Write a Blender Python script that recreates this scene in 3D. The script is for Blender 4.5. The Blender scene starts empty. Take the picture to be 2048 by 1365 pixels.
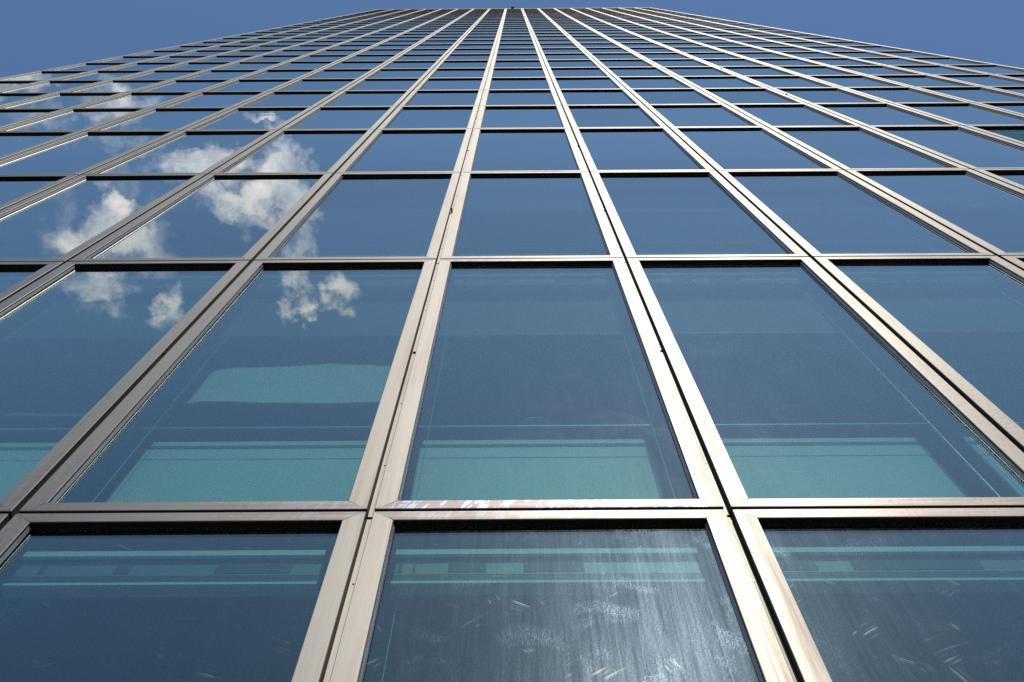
import bpy, math, random
from mathutils import Vector, Matrix
random.seed(7)
SC = bpy.context.scene
COL = SC.collection

# ------------------------------------------------------------------ camera and light numbers (metres)
EYE = 1.60            # camera height
DIST = 2.1018         # camera to facade plane (facade plane is y = 0, building behind it)
SUN_DIR = Vector((0.122, -0.581, 0.807)).normalized()
EXPOSURE = 0.0

# ------------------------------------------------------------------ node helpers
def mat_new(name):
    m = bpy.data.materials.new(name); m.use_nodes = True
    nt = m.node_tree; nt.nodes.clear()
    return m, nt
def N(nt, typ, **kw):
    n = nt.nodes.new(typ)
    for k, v in kw.items():
        if k == 'ins':
            for kk, vv in v.items(): n.inputs[kk].default_value = vv
        else: setattr(n, k, v)
    return n
def L(nt, a, b): nt.links.new(a, b)
def math_n(nt, op, a, b=None, clamp=False):
    n = nt.nodes.new('ShaderNodeMath'); n.operation = op; n.use_clamp = clamp
    for i, v in enumerate((a, b)):
        if v is None: continue
        if isinstance(v, (int, float)): n.inputs[i].default_value = v
        else: nt.links.new(v, n.inputs[i])
    return n.outputs[0]
def ramp(nt, fac, stops, interp='LINEAR'):
    r = nt.nodes.new('ShaderNodeValToRGB'); r.color_ramp.interpolation = interp
    e = r.color_ramp.elements
    while len(e) > len(stops): e.remove(e[-1])
    while len(e) < len(stops): e.new(0.5)
    for el, (p, c) in zip(e, stops):
        el.position = p; el.color = (c, c, c, 1) if isinstance(c, (int, float)) else (*c, 1)
    nt.links.new(fac, r.inputs[0]); return r.outputs[0]
def mixc(nt, fac, a, b, mode='MIX'):
    n = nt.nodes.new('ShaderNodeMix'); n.data_type = 'RGBA'; n.blend_type = mode
    for s, v in ((n.inputs[0], fac), (n.inputs[6], a), (n.inputs[7], b)):
        if isinstance(v, (int, float)): s.default_value = v
        elif isinstance(v, tuple): s.default_value = (*v, 1)
        else: nt.links.new(v, s)
    return n.outputs[2]
def mapped(nt, scale, rot=(0, 0, 0), loc=(0, 0, 0)):
    g = nt.nodes.new('ShaderNodeNewGeometry')
    m = nt.nodes.new('ShaderNodeMapping'); m.vector_type = 'POINT'
    m.inputs['Scale'].default_value = scale; m.inputs['Rotation'].default_value = rot
    m.inputs['Location'].default_value = loc
    nt.links.new(g.outputs['Position'], m.inputs['Vector']); return m.outputs[0]
def mapped_dir(nt, scale, ang, loc=(0, 0, 0)):
    """turn about y first, then stretch: strokes that run at an angle on the pane"""
    g = nt.nodes.new('ShaderNodeNewGeometry')
    m = nt.nodes.new('ShaderNodeMapping'); m.vector_type = 'TEXTURE'
    m.inputs['Scale'].default_value = tuple(1.0 / t for t in scale); m.inputs['Rotation'].default_value = (0, ang, 0)
    m.inputs['Location'].default_value = loc
    nt.links.new(g.outputs['Position'], m.inputs['Vector']); return m.outputs[0]
def schlick(nt, r0):
    """mirror share by viewing angle, the same from both sides of the pane"""
    lw = N(nt, 'ShaderNodeNewGeometry'); dt = N(nt, 'ShaderNodeVectorMath', operation='DOT_PRODUCT')
    L(nt, lw.outputs['Incoming'], dt.inputs[0]); L(nt, lw.outputs['True Normal'], dt.inputs[1])
    c = math_n(nt, 'ABSOLUTE', dt.outputs['Value'])
    p = math_n(nt, 'POWER', math_n(nt, 'SUBTRACT', 1.0, c, True), 4.0)
    return math_n(nt, 'ADD', math_n(nt, 'MULTIPLY', p, 1.6, True), r0, True)
def noise(nt, vec, scale=1.0, detail=4, rough=0.5, dist=0.0):
    n = nt.nodes.new('ShaderNodeTexNoise'); n.inputs['Scale'].default_value = scale
    n.inputs['Detail'].default_value = detail; n.inputs['Roughness'].default_value = rough
    n.inputs['Distortion'].default_value = dist
    nt.links.new(vec, n.inputs['Vector']); return n.outputs[0]

# ------------------------------------------------------------------ materials
def metal(name, axis, base, stain, rough=0.475):
    """brushed, weathered facade metal; axis = direction of the brushing"""
    m, nt = mat_new(name)
    out = N(nt, 'ShaderNodeOutputMaterial'); p = N(nt, 'ShaderNodeBsdfPrincipled')
    p.inputs['Metallic'].default_value = 1.0
    s_f = (160, 160, 2.2) if axis == 'z' else (2.2, 160, 160)
    s_m = (17, 12, 0.35) if axis == 'z' else (0.9, 20, 30)
    fine = noise(nt, mapped(nt, s_f), 1, 3, 0.6)
    streak = noise(nt, mapped(nt, s_m, loc=(3, 1, 7)), 1, 6, 0.65, 0.4)
    blot = noise(nt, mapped(nt, (1.3, 1, 0.55)), 1, 5, 0.6, 0.6)
    st = ramp(nt, math_n(nt, 'MULTIPLY', streak, math_n(nt, 'ADD', blot, 0.45)), [(0.40, 0.0), (0.68, 1.0)])
    oi = N(nt, 'ShaderNodeObjectInfo')
    tint = ramp(nt, oi.outputs['Random'], [(0, 0.93), (1, 1.0)])
    c = mixc(nt, math_n(nt, 'MULTIPLY', st, 0.34 if axis == 'z' else 0.7), base, stain)
    mot = ramp(nt, noise(nt, mapped(nt, (75, 20, 26), loc=(5, 0, 2)), 1, 4, 0.7), [(0.48, 0.0), (0.66, 1.0)])
    mz = ramp(nt, noise(nt, mapped(nt, (0.9, 1, 0.33), loc=(2.2, 0, 1.4)), 1, 3, 0.6), [(0.46, 0.0), (0.62, 1.0)])
    c = mixc(nt, math_n(nt, 'MULTIPLY', math_n(nt, 'MULTIPLY', mot, mz), 0.8), c, (0.17, 0.12, 0.08))
    c = mixc(nt, 1.0, c, tint, 'MULTIPLY')
    c = mixc(nt, 0.15, c, ramp(nt, fine, [(0.25, 0.6), (0.75, 1.0)]), 'MULTIPLY')
    if axis == 'x':   # heat-tinted, rain-streaked bands on the horizontal rails
        w = noise(nt, mapped_dir(nt, (34, 6, 7), 0.35), 1, 3, 0.6, 0.8)
        zone = noise(nt, mapped(nt, (0.45, 1, 0.21), loc=(11.3, 0, 4)), 1, 2, 0.5)
        g = nt.nodes.new('ShaderNodeNewGeometry'); sp = N(nt, 'ShaderNodeSeparateXYZ'); L(nt, g.outputs['Position'], sp.inputs[0])
        zr = math_n(nt, 'COMPARE', sp.outputs[2], 6.055); zr.node.inputs[2].default_value = 0.045
        xr_ = math_n(nt, 'COMPARE', sp.outputs[0], 0.16); xr_.node.inputs[2].default_value = 0.72
        zone = math_n(nt, 'MAXIMUM', math_n(nt, 'MULTIPLY', zr, xr_), math_n(nt, 'MULTIPLY', ramp(nt, zone, [(0.50, 0.0), (0.62, 1.0)]), 0.35))
        c = mixc(nt, math_n(nt, 'MULTIPLY', zone, 0.55), c, (0.16, 0.115, 0.12))
        k = math_n(nt, 'MULTIPLY', ramp(nt, w, [(0.50, 0.0), (0.60, 1.0)]), zone)
        c = mixc(nt, math_n(nt, 'MULTIPLY', k, 0.7), c, (0.28, 0.36, 0.50))
    L(nt, c, p.inputs['Base Color'])
    r = math_n(nt, 'ADD', math_n(nt, 'MULTIPLY', st, 0.12), rough)
    r = math_n(nt, 'ADD', r, math_n(nt, 'MULTIPLY', math_n(nt, 'SUBTRACT', fine, 0.5), 0.15))
    L(nt, r, p.inputs['Roughness'])
    b = N(nt, 'ShaderNodeBump', ins={'Strength': 0.12, 'Distance': 0.0006})
    L(nt, math_n(nt, 'ADD', fine, streak), b.inputs['Height']); L(nt, b.outputs[0], p.inputs['Normal'])
    L(nt, p.outputs[0], out.inputs[0]); return m

def plain(name, col, rough=0.6, metallic=0.0, var=0.15, scale=3.0, spec=0.5):
    m, nt = mat_new(name)
    out = N(nt, 'ShaderNodeOutputMaterial'); p = N(nt, 'ShaderNodeBsdfPrincipled')
    n = noise(nt, mapped(nt, (scale,) * 3), 1, 5, 0.6)
    L(nt, mixc(nt, 1.0, col, ramp(nt, n, [(0.3, 1 - var), (0.7, 1.0)]), 'MULTIPLY'), p.inputs['Base Color'])
    p.inputs['Roughness'].default_value = rough; p.inputs['Metallic'].default_value = metallic
    p.inputs['Specular IOR Level'].default_value = spec
    L(nt, p.outputs[0], out.inputs[0]); return m

def gname_far(name): return name == 'window_glass'
def glass(name, dusty):
    """thin solar-control pane: green tinted see-through, mirror by viewing angle, dust film and wipe scratches"""
    m, nt = mat_new(name)
    out = N(nt, 'ShaderNodeOutputMaterial')
    tr = N(nt, 'ShaderNodeBsdfTransparent'); tr.inputs[0].default_value = (*GLASS_TINT, 1)
    gl = N(nt, 'ShaderNodeBsdfGlossy'); gl.inputs['Color'].default_value = (*GLASS_REFL, 1)
    gl.inputs['Roughness'].default_value = 0.0
    wob = noise(nt, mapped(nt, (1.4, 1, 0.8)), 1, 2, 0.5)
    bp = N(nt, 'ShaderNodeBump', ins={'Strength': 0.05, 'Distance': 0.02}); L(nt, wob, bp.inputs['Height'])
    L(nt, bp.outputs[0], gl.inputs['Normal'])
    mx = N(nt, 'ShaderNodeMixShader')
    oi = N(nt, 'ShaderNodeObjectInfo'); wn = N(nt, 'ShaderNodeTexWhiteNoise'); sn = N(nt, 'ShaderNodeVectorMath', operation='FLOOR')
    L(nt, mapped(nt, (1 / 1.5, 0.0, 1 / 3.34), loc=(0.406, 0, -7.866 + 0.0)), sn.inputs[0]); L(nt, sn.outputs[0], wn.inputs['Vector'])
    vary = math_n(nt, 'ADD', math_n(nt, 'MULTIPLY', oi.outputs['Random'], 0.05), math_n(nt, 'MULTIPLY', wn.outputs[0] if gname_far(name) else oi.outputs['Random'], 0.09 if gname_far(name) else 0.0))
    L(nt, mixc(nt, 1.0, GLASS_REFL, mixc(nt, vary, (1, 1, 1), (0, 0, 0)), 'MULTIPLY'), gl.inputs['Color'])
    L(nt, math_n(nt, 'MULTIPLY', schlick(nt, GLASS_R0), 0.28) if name == 'clear_window_glass' else schlick(nt, GLASS_R0), mx.inputs[0])
    L(nt, tr.outputs[0], mx.inputs[1]); L(nt, gl.outputs[0], mx.inputs[2])
    if dusty == 0:
        L(nt, mx.outputs[0], out.inputs[0]); return m
    # dust film: fine rain streaks in blotches
    df = N(nt, 'ShaderNodeBsdfGlossy'); df.inputs['Color'].default_value = (0.70, 0.78, 1.0, 1)
    df.inputs['Roughness'].default_value = 0.30
    rain = noise(nt, mapped(nt, (62, 1, 1.8)), 1, 4, 0.7)
    rain2 = noise(nt, mapped(nt, (9, 1, 1.1)), 1, 3, 0.6)
    speck = noise(nt, mapped(nt, (170, 1, 120)), 1, 2, 0.6)
    blo = noise(nt, mapped(nt, (3.2, 1, 3.0), loc=(0.6, 0, 0.35)), 1, 5, 0.65, 0.6)
    d = math_n(nt, 'MULTIPLY', ramp(nt, rain, [(0.30, 0.25), (0.75, 1.0)]), ramp(nt, rain2, [(0.3, 0.35), (0.7, 1.0)]))
    d = math_n(nt, 'MULTIPLY', d, ramp(nt, speck, [(0.35, 0.4), (0.72, 1.6)]))
    patch = math_n(nt, 'MULTIPLY', ramp(nt, blo, [(0.54, 0.0), (0.68, 1.0)]), ramp(nt, speck, [(0.48, 0.0), (0.62, 1.0)]))
    film = math_n(nt, 'ADD', math_n(nt, 'MULTIPLY', d, DUST[0]), math_n(nt, 'MULTIPLY', patch, DUST[1]))
    m2 = N(nt, 'ShaderNodeMixShader')
    L(nt, math_n(nt, 'MULTIPLY', film, 1.0 if dusty == 2 else 0.35, True), m2.inputs[0])
    L(nt, mx.outputs[0], m2.inputs[1]); L(nt, df.outputs[0], m2.inputs[2])
    last = m2
    if dusty == 2:
        sg = N(nt, 'ShaderNodeBsdfGlossy'); sg.inputs['Roughness'].default_value = 0.42
        sg.inputs['Color'].default_value = (1, 1, 1, 1)
        tot = None
        # straight scratches in a few directions, only inside worn patches
        for i, (ang, off) in enumerate(((0.62, 2.0), (-0.75, 5.0), (1.15, 9.0))):
            a = noise(nt, mapped_dir(nt, (5, 1, 560), ang, (off, 0, off)), 1, 1, 0.5)
            zone = noise(nt, mapped(nt, (5.0, 1, 5.0), loc=(off * 1.7, 0, off)), 1, 3, 0.6)
            k = math_n(nt, 'MULTIPLY', ramp(nt, a, [(0.68, 0.0), (0.76, 1.0)]), ramp(nt, zone, [(0.61, 0.0), (0.68, 1.0)]))
            tot = k if tot is None else math_n(nt, 'MAXIMUM', tot, k)
        # arcs left by wiping: rings about an elbow point
        g = nt.nodes.new('ShaderNodeNewGeometry')
        sp = N(nt, 'ShaderNodeSeparateXYZ'); L(nt, g.outputs['Position'], sp.inputs[0])
        for cx, cz, seed in ((0.55, 4.55, 1.0), (-1.2, 4.3, 4.0), (1.7, 4.5, 8.0)):
            dx = math_n(nt, 'SUBTRACT', sp.outputs[0], cx); dz = math_n(nt, 'SUBTRACT', sp.outputs[2], cz)
            rr = math_n(nt, 'SQRT', math_n(nt, 'ADD', math_n(nt, 'MULTIPLY', dx, dx), math_n(nt, 'MULTIPLY', dz, dz)))
            an = math_n(nt, 'ARCTAN2', dz, dx)
            cb = N(nt, 'ShaderNodeCombineXYZ')
            L(nt, math_n(nt, 'MULTIPLY', rr, 430.0), cb.inputs[0]); L(nt, math_n(nt, 'MULTIPLY', an, 1.1), cb.inputs[1])
            cb.inputs[2].default_value = seed
            a = noise(nt, cb.outputs[0], 1, 1, 0.5)
            zone = noise(nt, mapped(nt, (3.4, 1, 3.4), loc=(seed, 0, 2.2 * seed)), 1, 3, 0.6)
            k = math_n(nt, 'MULTIPLY', ramp(nt, a, [(0.68, 0.0), (0.76, 1.0)]), ramp(nt, zone, [(0.56, 0.0), (0.64, 1.0)]))
            k = math_n(nt, 'MULTIPLY', k, ramp(nt, rr, [(0.0, 0.0), (0.12, 1.0), (0.9, 1.0), (1.0, 0.0)]))
            tot = math_n(nt, 'MAXIMUM', tot, k)
        m3 = N(nt, 'ShaderNodeMixShader'); L(nt, math_n(nt, 'MULTIPLY', tot, 0.30), m3.inputs[0])
        L(nt, m2.outputs[0], m3.inputs[1]); L(nt, sg.outputs[0], m3.inputs[2]); last = m3
    L(nt, last.outputs[0], out.inputs[0]); return m

GLASS_TINT = (0.61, 0.79, 0.76)
GLASS_REFL = (0.98, 1.0, 0.92)
GLASS_R0 = 0.05
DUST = (0.015, 0.026)

M = {}
M['metal_v'] = metal('weathered_steel_upright', 'z', (0.258, 0.240, 0.205), (0.155, 0.13, 0.10))
M['metal_h'] = metal('weathered_steel_rail', 'x', (0.245, 0.222, 0.192), (0.14, 0.112, 0.094))
M['bead'] = plain('bead_aluminium', (0.34, 0.33, 0.31), 0.42, 1.0, 0.2, 8)
M['rubber'] = plain('black_rubber', (0.012, 0.013, 0.012), 0.8, 0, 0.2, 8, 0.1)
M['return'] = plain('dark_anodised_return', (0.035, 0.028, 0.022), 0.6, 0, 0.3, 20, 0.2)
M['strip'] = metal('cover_strip_steel', 'z', (0.28, 0.258, 0.225), (0.19, 0.155, 0.12), 0.50)
M['glass_low'] = glass('worn_window_glass', 2)
M['glass_mid'] = glass('dusty_window_glass', 1)
M['glass'] = glass('window_glass', 0)
M['glass_clear'] = glass('clear_window_glass', 0)
M['white'] = plain('white_painted_metal', (0.80, 0.82, 0.80), 0.6, 0, 0.08, 2)
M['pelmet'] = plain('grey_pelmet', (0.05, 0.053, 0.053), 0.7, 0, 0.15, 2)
M['slat'] = plain('blind_slats', (0.22, 0.23, 0.225), 0.5, 0.0, 0.2, 30)
M['dark'] = plain('dark_recess', (0.03, 0.03, 0.035), 0.8, 0, 0.2, 3)
M['ceiling'] = plain('office_ceiling', (0.16, 0.16, 0.16), 0.8, 0, 0.1, 2)
M['floor'] = plain('office_carpet', (0.10, 0.10, 0.11), 0.95, 0, 0.3, 12)
M['room'] = plain('office_wall', (0.16, 0.16, 0.17), 0.9, 0, 0.15, 1)
M['stone'] = plain('granite_plinth', (0.22, 0.21, 0.20), 0.55, 0, 0.4, 14)
M['paving'] = plain('pale_paving', (0.30, 0.29, 0.27), 0.85, 0, 0.35, 2.5)
M['roof'] = plain('roof_gravel', (0.22, 0.21, 0.20), 0.9, 0, 0.4, 9)
M['cable'] = plain('steel_cable', (0.75, 0.77, 0.75), 0.4, 0.2, 0.1, 5)
M['black_metal'] = plain('black_powder_coat', (0.02, 0.02, 0.022), 0.5, 0.2, 0.2, 6)
M['louvre'] = plain('louvre_bronze', (0.10, 0.10, 0.085), 0.5, 0.5, 0.25, 5)
M['fabric'] = plain('white_fabric', (0.80, 0.82, 0.80), 0.85, 0, 0.06, 3)

# ------------------------------------------------------------------ mesh helpers
class MB:
    def __init__(s): s.v = []; s.f = []; s.m = []; s.mats = []
    def mi(s, name):
        if name not in s.mats: s.mats.append(name)
        return s.mats.index(name)
    def poly(s, pts, mat):
        b = len(s.v); s.v += [tuple(p) for p in pts]; s.f.append(tuple(range(b, b + len(pts)))); s.m.append(s.mi(mat))
    def prism(s, a, b, mat, capmat=None):
        """a, b: matching point loops; sides and both caps"""
        n = len(a); k = len(s.v); s.v += [tuple(p) for p in a] + [tuple(p) for p in b]; i = s.mi(mat)
        for j in range(n):
            j2 = (j + 1) % n; s.f.append((k + j, k + j2, k + n + j2, k + n + j)); s.m.append(i)
        s.f.append(tuple(k + j for j in reversed(range(n)))); s.m.append(i)
        s.f.append(tuple(k + n + j for j in range(n))); s.m.append(i)
    def box(s, x0, x1, y0, y1, z0, z1, mat):
        s.prism([(x0, y0, z0), (x1, y0, z0), (x1, y1, z0), (x0, y1, z0)],
                [(x0, y0, z1), (x1, y0, z1), (x1, y1, z1), (x0, y1, z1)], mat)
    def tube(s, p0, p1, r, mat, n=10, r1=None):
        p0, p1 = Vector(p0), Vector(p1); d = (p1 - p0).normalized()
        u = d.orthogonal().normalized(); w = d.cross(u); r1 = r if r1 is None else r1
        a = [p0 + (u * math.cos(t) + w * math.sin(t)) * r for t in [2 * math.pi * i / n for i in range(n)]]
        b = [p1 + (u * math.cos(t) + w * math.sin(t)) * r1 for t in [2 * math.pi * i / n for i in range(n)]]
        s.prism(a, b, mat)
    def lathe(s, c, prof, mat, n=24):
        c = Vector(c); k = len(s.v); i = s.mi(mat)
        for r, z in prof:
            for j in range(n):
                t = 2 * math.pi * j / n; s.v.append((c.x + r * math.cos(t), c.y + r * math.sin(t), c.z + z))
        for q in range(len(prof) - 1):
            for j in range(n):
                j2 = (j + 1) % n
                s.f.append((k + q * n + j, k + q * n + j2, k + (q + 1) * n + j2, k + (q + 1) * n + j)); s.m.append(i)
    def mesh(s, name, fix=True):
        me = bpy.data.meshes.new(name); me.from_pydata(s.v, [], s.f)
        for n in s.mats: me.materials.append(M[n])
        me.polygons.foreach_set('material_index', s.m)
        if fix:
            import bmesh
            bm = bmesh.new(); bm.from_mesh(me); bmesh.ops.recalc_face_normals(bm, faces=bm.faces); bm.to_mesh(me); bm.free()
        me.update(); return me

def obj(name, me, parent=None, loc=(0, 0, 0), **props):
    if isinstance(me, MB): me = me.mesh(name)
    o = bpy.data.objects.new(name, me); COL.objects.link(o)
    o.parent = parent; o.location = loc
    for k, v in props.items(): o[k] = v
    return o
def thing(name, label, cat, loc=(0, 0, 0), group=None):
    o = bpy.data.objects.new(name, None); COL.objects.link(o); o.location = loc
    o['label'] = label; o['category'] = cat
    if group: o['group'] = group
    return o

# ------------------------------------------------------------------ the facade grid
PITCH = 1.5
X0 = -0.609                       # joint between column -1 and column 0
COLS = list(range(-8, 9))         # 17 bays
JZ = [-0.234, 4.402, 9.037, 13.524, 17.828, 21.334]
while len(JZ) < 33: JZ.append(JZ[-1] + 3.34)
JZ = [z + EYE for z in JZ]        # joint heights above ground
NROW = len(JZ) - 1
LOUVRE_ROW = NROW - 5
VGAP, HGAP = 0.0315, 0.025        # open joints between the units
BAR_V, BAR_H = 0.090, 0.080       # face width of uprights and rails
GY = 0.032                        # glass sits this far behind the face

# unit geometry; local origin = bottom left corner of the cell (joint centres), y = 0 the face
def add_frame(b, H, ox=0, oz=0):
    xa, xb = ox + VGAP / 2, ox + PITCH - VGAP / 2
    za, zb = oz + HGAP / 2, oz + H - HGAP / 2
    ia, ib, ja, jb = xa + BAR_V, xb - BAR_V, za + BAR_H, zb - BAR_H
    g = 0.0006; c = 0.0025; D = 0.055
    def bar(o1, o2, i2, i1, inward, outward, mat):
        # o1,o2 outer corners, i1,i2 inner corners (x,z); chamfered face
        def P(p, y): return (p[0], y, p[1])
        def off(p, v, d): return (p[0] + v[0] * d, p[1] + v[1] * d)
        fo1, fo2 = off(o1, inward, c), off(o2, inward, c)
        fi1, fi2 = off(i1, outward, c), off(i2, outward, c)
        a = [P(o1, D), P(o1, c), P(fo1, 0), P(fi1, 0), P(i1, c), P(i1, D)]
        d = [P(o2, D), P(o2, c), P(fo2, 0), P(fi2, 0), P(i2, c), P(i2, D)]
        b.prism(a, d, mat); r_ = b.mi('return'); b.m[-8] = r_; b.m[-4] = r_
    bar((xa, za + g), (xa, zb - g), (ia, jb - g), (ia, ja + g), (1, 0), (-1, 0), 'metal_v')
    bar((xb, za + g), (xb, zb - g), (ib, jb - g), (ib, ja + g), (-1, 0), (1, 0), 'metal_v')
    bar((xa + g, za), (xb - g, za), (ib - g, ja), (ia + g, ja), (0, 1), (0, -1), 'metal_h')
    bar((xa + g, zb), (xb - g, zb), (ib - g, jb), (ia + g, jb), (0, -1), (0, 1), 'metal_h')
    return ia, ib, ja, jb
def ring(b, x0, x1, z0, z1, t, y0, y1, mat):
    """rectangular ring just inside x0..z1 with thickness t"""
    b.box(x0, x0 + t, y0, y1, z0, z1, mat); b.box(x1 - t, x1, y0, y1, z0, z1, mat)
    b.box(x0 + t, x1 - t, y0, y1, z0, z0 + t, mat); b.box(x0 + t, x1 - t, y0, y1, z1 - t, z1, mat)
def inner(H, ox=0, oz=0):
    return (ox + VGAP / 2 + BAR_V, ox + PITCH - VGAP / 2 - BAR_V, oz + HGAP / 2 + BAR_H, oz + H - HGAP / 2 - BAR_H)
def add_bead(b, H, ox=0, oz=0):
    ia, ib, ja, jb = inner(H, ox, oz)
    e = 0.0004
    for s, x in ((1, ia + e), (-1, ib - e)):      # slanted aluminium beads on the two sides with a fine groove
        z0, z1 = ja + 0.012, jb - 0.010
        for ya, yb, da, db in ((0.0135, 0.0185, 0.0004, 0.0040), (0.0195, GY - 0.0050, 0.0042, 0.0090)):
            b.prism([(x, ya, z0), (x + s * da, ya, z0), (x + s * db, yb, z0), (x, yb, z0)],
                    [(x, ya, z1), (x + s * da, ya, z1), (x + s * db, yb, z1), (x, yb, z1)], 'bead')
def add_gasket(b, H, ox=0, oz=0):
    ia, ib, ja, jb = inner(H, ox, oz)
    e = 0.0002
    b.box(ia + e, ib - e, 0.006, GY - 0.0042, jb - 0.004, jb - e, 'rubber')
    b.box(ia + e, ib - e, 0.010, GY - 0.0042, ja + e, ja + 0.003, 'rubber')
    # black backing that closes the cell behind the open joints
    ring(b, ox + 0.0004, ox + PITCH - 0.0004, oz + 0.0004, oz + H - 0.0004, BAR_V + VGAP / 2 - 0.004, 0.0565, 0.075, 'rubber')
def add_pane(b, H, mat, ox=0, oz=0):
    ia, ib, ja, jb = inner(H, ox, oz)
    b.box(ia + 0.0003, ib - 0.0003, GY, GY + 0.006, ja + 0.0003, jb - 0.0003, mat)
def add_strip(b, H, ox=0, oz=0):
    w = VGAP / 2 - 0.0012
    b.box(ox - w, ox + w, 0.039, 0.042, oz + HGAP / 2 + 0.002, oz + H - 0.010, 'strip')
    # short splice and screw heads on the strip
    z = oz + H * 0.49
    b.box(ox - w * 0.7, ox + w * 0.7, 0.030, 0.0388, z, z + 0.009, 'rubber')
    for q in (0.12, 0.3, 0.7, 0.88):
        b.box(ox - 0.004, ox + 0.004, 0.0355, 0.0388, oz + H * q, oz + H * q + 0.008, 'bead')

def meshes_for_row(H, gname):
    d = {}
    for nm, fn in (('window', add_frame), ('glazing_bead', add_bead), ('gasket', add_gasket), ('joint_strip', add_strip)):
        b = MB(); fn(b, H); d[nm] = b.mesh(nm)
    b = MB(); ia, ib, ja, jb = inner(H)
    cx, cz = PITCH / 2, H / 2
    b.box(ia + 0.0003 - cx, ib - 0.0003 - cx, 0, 0.006, ja + 0.0003 - cz, jb - 0.0003 - cz, gname)
    d['pane'] = b.mesh('pane')
    # blind housing and stacked slats behind the head of the pane
    b = MB()
    x0, x1 = 0.125, PITCH - 0.160
    b.box(x0, x1, 0.080, 0.094, H - 0.243, H - 0.200, 'white')       # sunlit upper flange
    b.box(x0 - 0.01, x1 + 0.01, 0.076, 0.16, H - 0.135, H - 0.095, 'pelmet')
    b.box(x0 + 0.004, x1 - 0.004, 0.118, 0.150, H - 0.200, H - 0.135, 'pelmet')
    d['blind_box'] = b.mesh('blind_box')
    for q, rects in enumerate((((0.12, 0.16), (0.18, 0.21), (0.32, 0.49), (0.62, 0.88)), ((0.13, 0.30), (0.42, 0.95)), ((0.20, 0.24), (0.50, 0.58), (0.90, 1.22)))):
        b = MB()
        b.box(x0 + 0.006, x1 - 0.006, 0.104, 0.150, H - 0.424, H - 0.247, 'slat')      # packed slats
        for a, c in rects:
            b.box(a + 0.02, min(c, x1 - 0.03), 0.1010, 0.1038, H - 0.350, H - 0.250, 'pelmet')
        for i in range(5):
            z = H - 0.368 - i * 0.0115
            b.box(x0 + 0.008, x1 - 0.008, 0.1020, 0.1038, z - 0.0022, z, 'pelmet')
        b.box(x0, x1, 0.098, 0.152, H - 0.444, H - 0.426, 'white')        # bottom rail
        d['raised_blind%d' % q] = b.mesh('raised_blind')
    b = MB()
    for xx in (0.148, PITCH - 0.150):
        b.tube((xx, 0.175, 0.13), (xx, 0.175, H - 0.46), 0.0022, 'cable', 6)
    d['guide_cable'] = b.mesh('guide_cable')
    return d

rows_kind = {}
def row_meshes(r):
    H = round(JZ[r + 1] - JZ[r], 3); gn = 'glass_low' if r < 1 else 'glass_mid' if r < 2 else 'glass'; k = (H, gn)
    if k not in rows_kind: rows_kind[k] = meshes_for_row(H, gn)
    return rows_kind[k], H

tower = thing('skyscraper', 'tall glass tower with pale weathered steel frames, rising steeply overhead', 'skyscraper', (X0 + PITCH / 2, 0, 0))
TX = tower.location.x

# which 100 units show largest
CAM_F = Vector((-0.00215364, 0.2957291, 0.95526942)); CAM_R = Vector((0.999978651, 0.00653024633, 0.000232829469))
CAM_U = Vector((0.00616929, -0.95524952, 0.29573685)); FPX = 2300.0
def px(x, z):
    v = Vector((x, DIST, z - EYE)); d = v.dot(CAM_F)
    if d < 0.3: d = 0.3
    return 1024 + FPX * v.dot(CAM_R) / d, 682.5 - FPX * v.dot(CAM_U) / d
def shown(k, r):
    x0 = X0 + k * PITCH; n = 9; a = 0
    pts = [[px(x0 + PITCH * i / (n - 1), JZ[r] + (JZ[r + 1] - JZ[r]) * j / (n - 1)) for i in range(n)] for j in range(n)]
    for j in range(n - 1):
        for i in range(n - 1):
            q = [pts[j][i], pts[j][i + 1], pts[j + 1][i + 1], pts[j + 1][i]]
            cx = sum(p[0] for p in q) / 4; cy = sum(p[1] for p in q) / 4
            if 0 <= cx <= 2048 and 0 <= cy <= 1365:
                a += abs(sum(q[t][0] * q[(t + 1) % 4][1] - q[(t + 1) % 4][0] * q[t][1] for t in range(4))) / 2
    return a
cells = sorted(((shown(k, r), k, r) for k in COLS for r in range(LOUVRE_ROW)), reverse=True)
big = {(k, r) for a, k, r in cells[:100]}

WLAB = {(0, 0): 'bottom centre window, its glass full of wiping scratches and sun glare',
        (0, 1): 'tall central window above the scratched one, its lower rail stained blue and brown',
        (-1, 1): 'window with the curved white fabric behind its glass',
        (1, 0): 'bottom window on the right with white scratches on blue glass',
        (-1, 0): 'dark blue bottom window on the left, scratched near its lower edge'}
for (k, r) in sorted(big, key=lambda t: (t[1], t[0])):
    d, H = row_meshes(r)
    x = X0 + k * PITCH - TX
    w = obj('window', d['window'], tower, (x, 0, JZ[r]))
    if (k, r) in WLAB: w['label'] = WLAB[(k, r)]
    p = obj('pane', d['pane'], w, (PITCH / 2, GY, H / 2))
    if (k, r) == (5, 3):
        p.data = d['pane'].copy(); p.data.materials[0] = M['glass_clear']; p['label'] = 'clearer pane that shows the blind behind it'
    p.rotation_euler = (math.radians(random.uniform(-.07, .07)), 0, math.radians(random.uniform(-.09, .09)))
    obj('glazing_bead', d['glazing_bead'], w)
    obj('gasket', d['gasket'], w)
    obj('joint_strip', d['joint_strip'], w)
    if r <= 4:
        obj('blind_box', d['blind_box'], w)
        if not (k == 5 and r == 3):
            obj('raised_blind', d['raised_blind%d' % ((k + 2 * r) % 3)], w)
        obj('guide_cable', d['guide_cable'], w)

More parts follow.
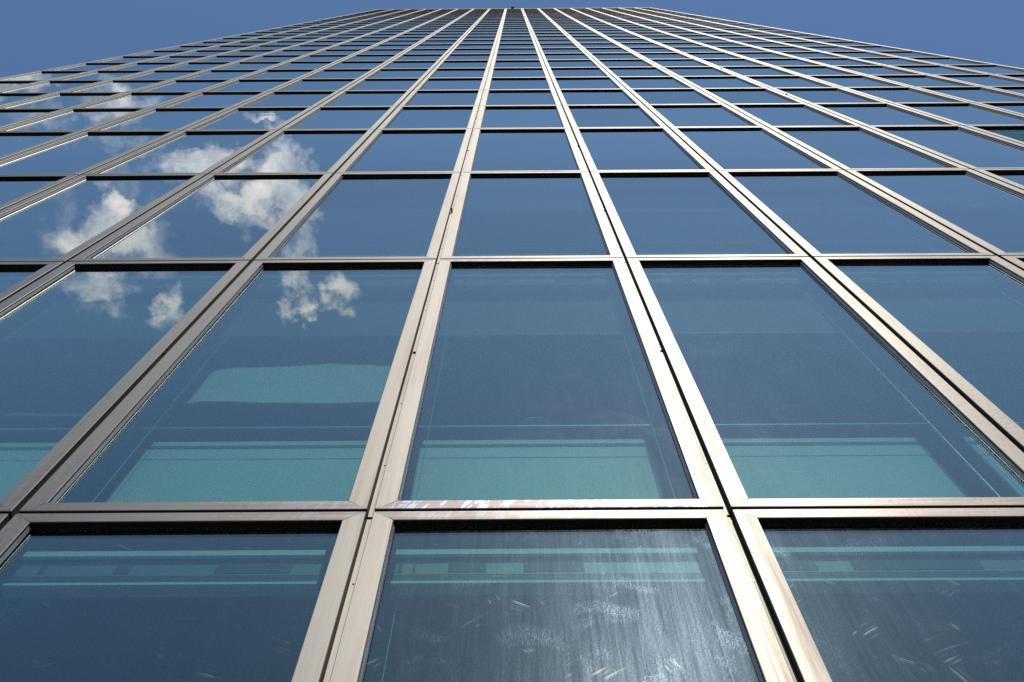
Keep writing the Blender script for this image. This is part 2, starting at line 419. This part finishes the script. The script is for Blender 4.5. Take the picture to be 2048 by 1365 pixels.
# the remaining, smaller units: one part
fb = MB()
for r in range(NROW):
    H = JZ[r + 1] - JZ[r]
    for k in COLS:
        if (k, r) in big: continue
        ox, oz = X0 + k * PITCH - TX, JZ[r]
        if r < LOUVRE_ROW:
            add_frame(fb, H, ox, oz); add_gasket(fb, H, ox, oz); add_bead(fb, H, ox, oz); add_strip(fb, H, ox, oz)
            add_pane(fb, H, 'glass', ox, oz)
        else:
            add_frame(fb, H, ox, oz); add_gasket(fb, H, ox, oz); add_strip(fb, H, ox, oz)
            ia, ib, ja, jb = inner(H, ox, oz); n = 16
            for i in range(n):
                z = ja + (jb - ja) * (i + 0.5) / n
                fb.prism([(ia, 0.020, z - 0.07), (ia, 0.050, z + 0.03), (ia, 0.054, z + 0.03), (ia, 0.024, z - 0.07)],
                         [(ib, 0.020, z - 0.07), (ib, 0.050, z + 0.03), (ib, 0.054, z + 0.03), (ib, 0.024, z - 0.07)], 'louvre')
obj('upper_windows', fb, tower, kind='stuff', label='small far windows of the higher storeys and the dark louvres below the roof')

# ------------------------------------------------------------------ building body
XL, XR = X0 - 8 * PITCH, X0 + 9 * PITCH
xl, xr = XL - TX, XR - TX
TOP = JZ[-1]
DEEP = 16.0
# floors
for r in range(NROW + 1):
    z = JZ[r]
    b = MB()
    b.box(xl + 0.02, xr - 0.02, 0.0765, DEEP - 0.02, z - 0.06, z - 0.001 + 0.02, 'floor')
    b.box(xl + 0.02, xr - 0.02, 0.36, DEEP - 0.02, z - 0.30, z - 0.062, 'ceiling')
    obj('floor_slab', b, tower)
# back wall of the offices, side walls, plinth, roof, corner trims
b = MB(); b.box(xl + 0.03, xr - 0.03, 6.0, 6.15, JZ[0], TOP - 0.4, 'room')
obj('office_wall', b, tower)
for s, x in ((-1, xl), (1, xr)):
    b = MB(); b.box(min(x, x + s * 0.12), max(x, x + s * 0.12), 0.03, DEEP, 0.0, TOP, 'metal_v')
    obj('side_wall', b, tower)
    b = MB(); b.box(min(x + s * 0.002, x + s * 0.06), max(x + s * 0.002, x + s * 0.06), 0.004, 0.029, JZ[0], TOP + 0.05, 'strip')
    obj('corner_trim', b, tower)
b = MB(); b.box(xl, xr, DEEP, DEEP + 0.3, 0, TOP, 'room'); obj('rear_wall', b, tower)
b = MB(); b.box(xl - 0.13, xr + 0.13, -0.02, 0.40, 0.0, JZ[0] - 0.012, 'stone'); obj('plinth', b, tower)
b = MB(); b.box(xl - 0.13, xr + 0.13, 0.08, DEEP + 0.31, TOP + 0.03, TOP + 0.25, 'roof'); obj('roof', b, tower)
b = MB(); b.box(xl - 0.13, xr + 0.13, 0.0, 0.075, TOP + 0.02, TOP + 0.7, 'metal_h')
obj('parapet', b, tower)

# interior fittings behind the large panes, rows 1..3 (one of each per bay)
for r in range(0, 4):
    H = JZ[r + 1] - JZ[r]
    b0 = MB(); b0.box(0.09, PITCH - 0.159, 0.315, 0.335, 0.10, 1.436, 'white')
    b0.box(0.094, 0.097, 0.312, 0.3145, 0.10, 1.436, 'pelmet')
    me_par = b0.mesh('parapet_panel')
    b1 = MB(); b1.box(0.10, PITCH - 0.165, 0.315, 0.345, 1.487, 1.545, 'white'); me_rail = b1.mesh('sill_rail')
    b2 = MB(); b2.box(0.062, PITCH - 0.146, 0.195, 0.2005, 1.452, 1.459, 'cable'); me_bar = b2.mesh('guard_bar')
    b3 = MB()
    if r > 0:
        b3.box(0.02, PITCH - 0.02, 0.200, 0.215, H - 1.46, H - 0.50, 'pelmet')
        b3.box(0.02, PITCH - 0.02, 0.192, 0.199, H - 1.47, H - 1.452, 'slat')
    for k in COLS:
        if (k, r) not in big: continue
        x = X0 + k * PITCH - TX
        obj('parapet_panel', me_par, tower, (x, 0, JZ[r]))
        obj('sill_rail', me_rail, tower, (x, 0, JZ[r]))
        obj('guard_bar', me_bar, tower, (x, 0, JZ[r]))
    if r > 0:
        me_pel = b3.mesh('pelmet_board')
        for k in COLS:
            if (k, r) in big: obj('pelmet_board', me_pel, tower, (X0 + k * PITCH - TX, 0, JZ[r]))

# the one blind that is let down, upper right
for k in (5,):
    H = JZ[4] - JZ[3]; b = MB(); n = 20
    for i in range(n):
        z = H - 0.22 - i * 0.19
        b.prism([(0.13, 0.042, z - 0.11), (0.13, 0.052, z), (0.13, 0.054, z), (0.13, 0.044, z - 0.11)],
                [(PITCH - 0.13, 0.042, z - 0.11), (PITCH - 0.13, 0.052, z), (PITCH - 0.13, 0.054, z), (PITCH - 0.13, 0.044, z - 0.11)], 'fabric')
    obj('lowered_blind', b, tower, (X0 + k * PITCH - TX, 0, JZ[3]), label='pale slatted blind let down behind the glass')

# ------------------------------------------------------------------ things behind the glass
# curved white fabric, hanging behind the pane left of the centre
t = thing('hanging_fabric', 'pale curved fabric sheet hanging behind the window left of the centre', 'fabric', (-1.40, 0.33, EYE + 6.6))
b = MB(); nx = 24
top = [(-2.005, 7.225), (-1.90, 7.28), (-1.835, 7.289), (-1.55, 7.305), (-1.40, 7.33), (-1.245, 7.372), (-1.12, 7.345), (-0.98, 7.335), (-0.80, 7.30), (-0.70, 7.26)]
bot = [(-2.003, 6.605), (-1.95, 6.645), (-1.90, 6.648), (-1.70, 6.630), (-1.44, 6.612), (-1.2, 6.60), (-1.0, 6.606), (-0.83, 6.618), (-0.70, 6.63)]
def interp(tab, x):
    for (a, za), (c, zc) in zip(tab, tab[1:]):
        if x <= c: return za + (zc - za) * (x - a) / (c - a)
    return tab[-1][1]
cols_ = []
for i in range(nx + 1):
    x = -2.005 + 1.305 * i / nx; zt = interp(top, x) + EYE; zb_ = interp(bot, x) + EYE
    cols_.append([(x + 1.40, 0.0012 * math.sin(i * 0.9 + j * 0.4), zb_ + (zt - zb_) * j / 6 - EYE - 6.6) for j in range(7)])
for i in range(nx):
    for j in range(6):
        q = [cols_[i][j], cols_[i + 1][j], cols_[i + 1][j + 1], cols_[i][j + 1]]
        b.poly(q, 'fabric')
me = b.mesh('sheet', False)
o = obj('sheet', me, t); sm = o.modifiers.new('t', 'SOLIDIFY'); sm.thickness = 0.004
b = MB(); b.tube((-0.60, 0.02, 0.70), (0.70, 0.02, 0.72), 0.004, 'cable', 8); obj('wire', b, t)

t = thing('hanging_fabric', 'thin pale fold of fabric behind the leftmost lower window', 'fabric', (-2.9, 0.34, EYE + 6.42))
b = MB()
pts = [(-0.22, 0.0), (-0.11, 0.077), (0.10, 0.055), (0.38, 0.045), (0.66, 0.045)]
pb = [(-0.22, -0.01), (-0.11, 0.030), (0.10, 0.005), (0.38, 0.0), (0.66, 0.0)]
for (a, c), (a2, c2) in zip(zip(pts, pts[1:]), zip(pb, pb[1:])):
    b.prism([(a[0], 0, a[1]), (c[0], 0, c[1]), (c2[0], 0, c2[1]), (a2[0], 0, a2[1])],
            [(a[0], 0.01, a[1]), (c[0], 0.01, c[1]), (c2[0], 0.01, c2[1]), (a2[0], 0.01, a2[1])], 'slat')
obj('sheet', b, t)

# desk lamp whose pale shade shows over the sill in the centre bay
t = thing('desk_lamp', 'round desk lamp with pale bell shade just above the sill behind the central window', 'lamp', (0.125, 0.56, EYE + 5.55))
b = MB(); b.lathe((0, 0, 0.86), [(0.20, 0.0), (0.165, 0.10), (0.07, 0.125), (0.001, 0.13)], 'fabric', 32)
b.lathe((0, 0, 0.86), [(0.197, 0.0), (0.162, 0.098), (0.068, 0.122), (0.001, 0.127)], 'fabric', 32); obj('lamp_shade', b, t)
b = MB(); b.lathe((0, 0, 0.99), [(0.09, 0.0), (0.085, 0.05), (0.06, 0.085), (0.001, 0.105)], 'fabric', 24); obj('cap', b, t)
b = MB(); b.tube((0, 0, 0.03), (0, 0, 0.98), 0.012, 'black_metal'); obj('stem', b, t)
b = MB(); b.lathe((0, 0, 0), [(0.001, 0.0), (0.12, 0.0), (0.12, 0.02), (0.02, 0.035), (0.001, 0.036)], 'black_metal'); obj('base', b, t)

# monitor behind the pane with the fabric
t = thing('monitor', 'thin framed screen standing behind the sill under the curved fabric', 'monitor', (-1.37, 0.52, EYE + 6.05))
b = MB(); ring(b, -0.32, 0.32, 0.36, 0.82, 0.014, 0, 0.03, 'slat'); obj('frame', b, t)
b = MB(); b.box(-0.305, 0.305, 0.004, 0.026, 0.375, 0.805, 'dark'); obj('screen', b, t)
b = MB(); b.box(-0.03, 0.03, 0.031, 0.05, 0.02, 0.5, 'slat'); b.box(-0.14, 0.14, -0.05, 0.12, 0.0, 0.019, 'slat'); obj('stand', b, t)
t = thing('binders', 'two slim pale binders upright on the sill at the right of the central window', 'binders', (0.60, 0.45, EYE + 5.95))
for i, (dx, h) in enumerate(((0.0, 0.32), (0.04, 0.27))):
    b = MB(); b.box(dx, dx + 0.028, 0, 0.2, 0, h, 'slat'); obj('binder', b, t)

# desks that carry them
for cx, lab in ((-1.37, 'desk behind the sill below the framed screen'), (0.30, 'desk behind the sill below the bell shaded lamp')):
    zt = EYE + 5.55 if cx > 0 else EYE + 6.05
    t = thing('desk', lab, 'desk', (cx, 0.80, JZ[1] + 0.02))
    hh = zt - JZ[1] - 0.02
    b = MB(); b.box(-0.6, 0.6, -0.42, 0.38, hh - 0.03, hh - 0.001, 'slat'); obj('desk_top', b, t)
    for sx in (-0.55, 0.55):
        for sy in (-0.38, 0.34):
            b = MB(); b.box(sx - 0.02, sx + 0.02, sy - 0.02, sy + 0.02, 0, hh - 0.031, 'black_metal'); obj('leg', b, t)

# small dark box on the roof edge
t = thing('roof_camera', 'small dark box fixed on the top edge of the tower', 'camera', (0.03, -0.05, TOP + 0.6))
b = MB(); b.box(-0.15, 0.15, -0.12, 0.045, -0.1, 0.35, 'black_metal'); obj('housing', b, t)
b = MB(); b.box(-0.05, 0.05, 0.0, 0.045, -0.6, -0.101, 'black_metal'); obj('bracket', b, t)

# facade clips on some joints
for i, (x, z, lab) in enumerate(((-0.609, 11.207, 'tiny dark clip on the joint left of the central column, third row up'),
        (0.891, 15.882, 'tiny dark clip on the joint right of the central column, fourth row up'),
        (5.391, 23.096, 'dark clip on a joint high at the right, the lower of two'),
        (5.391, 30.459, 'dark clip on a joint high at the right, the upper of two'))):
    t = thing('facade_clip', lab, 'clip', (x, 0, z + EYE), 'clips on the facade joints')
    s = 0.55 if i < 2 else 1.8
    b = MB(); b.box(-0.011 * s, 0.011 * s, -0.012 * s, 0.0380, -0.012 * s, 0.012 * s, 'black_metal'); obj('clip_body', b, t)
    b = MB(); b.tube((0, -0.012 * s, 0), (0, -0.017 * s, 0), 0.005 * s, 'bead', 8); obj('bolt', b, t)

# ------------------------------------------------------------------ ground
b = MB(); b.box(-600, 600, -600, 600, -0.5, 0.0, 'paving')
g = obj('ground', b, None, kind='structure', label='pale paved plaza in front of the tower')

# ------------------------------------------------------------------ sun and sky
sd = bpy.data.lights.new('sun', 'SUN'); sd.energy = 2.9; sd.angle = math.radians(0.53); sd.color = (1.0, 0.94, 0.86)
so = bpy.data.objects.new('sun', sd); COL.objects.link(so)
so.rotation_euler = SUN_DIR.to_track_quat('Z', 'Y').to_euler(); so.location = SUN_DIR * 50

W = bpy.data.worlds.new('World'); SC.world = W; W.use_nodes = True
nt = W.node_tree; nt.nodes.clear()
out = N(nt, 'ShaderNodeOutputWorld'); bg = N(nt, 'ShaderNodeBackground', ins={'Strength': 0.134})
sky = N(nt, 'ShaderNodeTexSky'); sky.sky_type = 'NISHITA'; sky.sun_disc = False
sky.sun_elevation = math.asin(SUN_DIR.z); sky.sun_rotation = math.atan2(SUN_DIR.x, SUN_DIR.y)
sky.altitude = 300; sky.air_density = 1.0; sky.dust_density = 0.3; sky.ozone_density = 4.2
# broken clouds: soft patches at directions (x/z, y/z), frayed by noise
tc = N(nt, 'ShaderNodeTexCoord'); sp = N(nt, 'ShaderNodeSeparateXYZ'); L(nt, tc.outputs['Generated'], sp.inputs[0])
zz = math_n(nt, 'MAXIMUM', sp.outputs[2], 0.02)
u = math_n(nt, 'DIVIDE', sp.outputs[0], zz); v = math_n(nt, 'DIVIDE', sp.outputs[1], zz)
uv = N(nt, 'ShaderNodeCombineXYZ'); L(nt, u, uv.inputs[0]); L(nt, v, uv.inputs[1])
def wnoise(scale, detail, rough, off, dist=0.0, color=False):
    mp = N(nt, 'ShaderNodeMapping'); mp.inputs['Location'].default_value = off; L(nt, uv.outputs[0], mp.inputs[0])
    n = N(nt, 'ShaderNodeTexNoise', ins={'Scale': scale, 'Detail': detail, 'Roughness': rough, 'Distortion': dist})
    L(nt, mp.outputs[0], n.inputs['Vector']); return n.outputs[1 if color else 0]
wc = wnoise(30, 4, 0.6, (4, 2, 0), 0, True)
vm = N(nt, 'ShaderNodeVectorMath', operation='MULTIPLY_ADD'); L(nt, wc, vm.inputs[0])
vm.inputs[1].default_value = (0.075, 0.075, 0); L(nt, uv.outputs[0], vm.inputs[2])
vs = N(nt, 'ShaderNodeVectorMath', operation='SUBTRACT'); L(nt, vm.outputs[0], vs.inputs[0]); vs.inputs[1].default_value = (0.0375, 0.0375, 0)
wsp = N(nt, 'ShaderNodeSeparateXYZ'); L(nt, vs.outputs[0], wsp.inputs[0])
K = 0.00044
def uvpx(x, y):        # direction patch centre from its bearing in the mirrored sky
    yy = y + 28.0; Zr = 5327.0 / yy - 0.654
    X = (x - 1026.0) / yy * 2.205
    return X / Zr, -DIST / Zr
BL = [(205, 478, 105, 45, 1.0), (222, 425, 28, 38, .9), (180, 555, 70, 38, .8), (225, 605, 32, 28, .55), (335, 612, 30, 46, .75), (175, 612, 25, 25, .4),
      (400, 322, 95, 34, .95), (490, 388, 115, 34, 1.05), (592, 400, 36, 52, .9), (565, 335, 60, 42, 1.0), (562, 275, 30, 36, .85), (535, 236, 36, 12, .8),
      (590, 480, 38, 48, .75), (592, 560, 26, 45, .75), (600, 612, 30, 24, .9), (672, 592, 32, 26, .8), (540, 440, 60, 26, .7), (470, 425, 70, 16, .7), (240, 375, 60, 30, .28), (120, 430, 30, 40, .3), (300, 500, 45, 40, .5),
      (225, 210, 75, 38, .75), (60, 158, 65, 18, .5), (105, 230, 50, 30, .42), (250, 268, 70, 25, .5), (205, 172, 50, 12, .5), (40, 235, 40, 30, .3), (150, 270, 40, 20, .35), (615, 320, 16, 18, .4)]
tot = None
for (x, y, rx, ry, wgt) in BL:
    cu, cv = uvpx(x, y)
    a = math_n(nt, 'DIVIDE', math_n(nt, 'SUBTRACT', wsp.outputs[0], cu), rx * K * 1.4)
    c = math_n(nt, 'DIVIDE', math_n(nt, 'SUBTRACT', wsp.outputs[1], cv), ry * K * 1.45)
    d2 = math_n(nt, 'ADD', math_n(nt, 'MULTIPLY', a, a), math_n(nt, 'MULTIPLY', c, c))
    q = math_n(nt, 'MULTIPLY', math_n(nt, 'SUBTRACT', 1.0, d2, True), wgt)
    tot = q if tot is None else math_n(nt, 'MAXIMUM', tot, q)
# a thin scatter of further small clouds lower in the sky, away from the mirrored part
far = ramp(nt, wnoise(1.6, 7, 0.6, (8, 3, 0)), [(0.56, 0.0), (0.72, 1.0)])
lim = ramp(nt, sp.outputs[2], [(0.30, 1.0), (0.62, 0.0)])
tot = math_n(nt, 'MAXIMUM', tot, math_n(nt, 'MULTIPLY', far, lim))
fray = math_n(nt, 'ADD', math_n(nt, 'MULTIPLY', wnoise(17, 7, 0.56, (1, 5, 0), 1.2), 0.72), math_n(nt, 'MULTIPLY', wnoise(60, 6, 0.6, (3, 1, 0), 1.4), 0.28))
dens = math_n(nt, 'ADD', tot, math_n(nt, 'MULTIPLY', math_n(nt, 'SUBTRACT', fray, 0.5), 3.2))
dens = math_n(nt, 'MULTIPLY', dens, ramp(nt, tot, [(0.0, 0.0), (0.7, 1.0)]))
cm = ramp(nt, math_n(nt, 'MULTIPLY', dens, 0.62), [(0.0, 0.0), (0.2, 0.20), (0.55, 0.62), (1.0, 0.95)], 'LINEAR')
shade = wnoise(24, 6, 0.6, (9, 9, 0))
CLOUD = 8.8
ccol = mixc(nt, ramp(nt, shade, [(0.35, 0.0), (0.65, 1.0)]), (CLOUD * .62, CLOUD * .68, CLOUD * .76), (CLOUD * 1.12, CLOUD * 0.99, CLOUD * 0.98))
L(nt, mixc(nt, cm, mixc(nt, 1.0, sky.outputs[0], (0.87, 0.99, 0.99), 'MULTIPLY'), ccol), bg.inputs[0]); L(nt, bg.outputs[0], out.inputs[0])

# ------------------------------------------------------------------ camera
cd = bpy.data.cameras.new('camera'); cam = bpy.data.objects.new('camera', cd); COL.objects.link(cam)
cd.sensor_width = 36.0; cd.lens = 36.0 * FPX / 2048.0; cd.clip_start = 0.05; cd.clip_end = 3000
cam.matrix_world = Matrix(((CAM_R.x, CAM_U.x, -CAM_F.x, 0), (CAM_R.y, CAM_U.y, -CAM_F.y, -DIST), (CAM_R.z, CAM_U.z, -CAM_F.z, EYE), (0, 0, 0, 1)))
SC.camera = cam
SC.view_settings.view_transform = 'Standard'; SC.view_settings.look = 'None'
SC.view_settings.exposure = EXPOSURE; SC.view_settings.gamma = 1
SC.cycles.use_adaptive_sampling = True; SC.cycles.adaptive_threshold = 0.01
SC.cycles.max_bounces = 7; SC.cycles.transparent_max_bounces = 16; SC.cycles.glossy_bounces = 5
SC.cycles.use_denoising = False; SC.cycles.use_preview_denoising = False
SC.cycles.sample_clamp_indirect = 1.5; SC.cycles.blur_glossy = 1.5
SC.cycles.caustics_reflective = False; SC.cycles.caustics_refractive = False
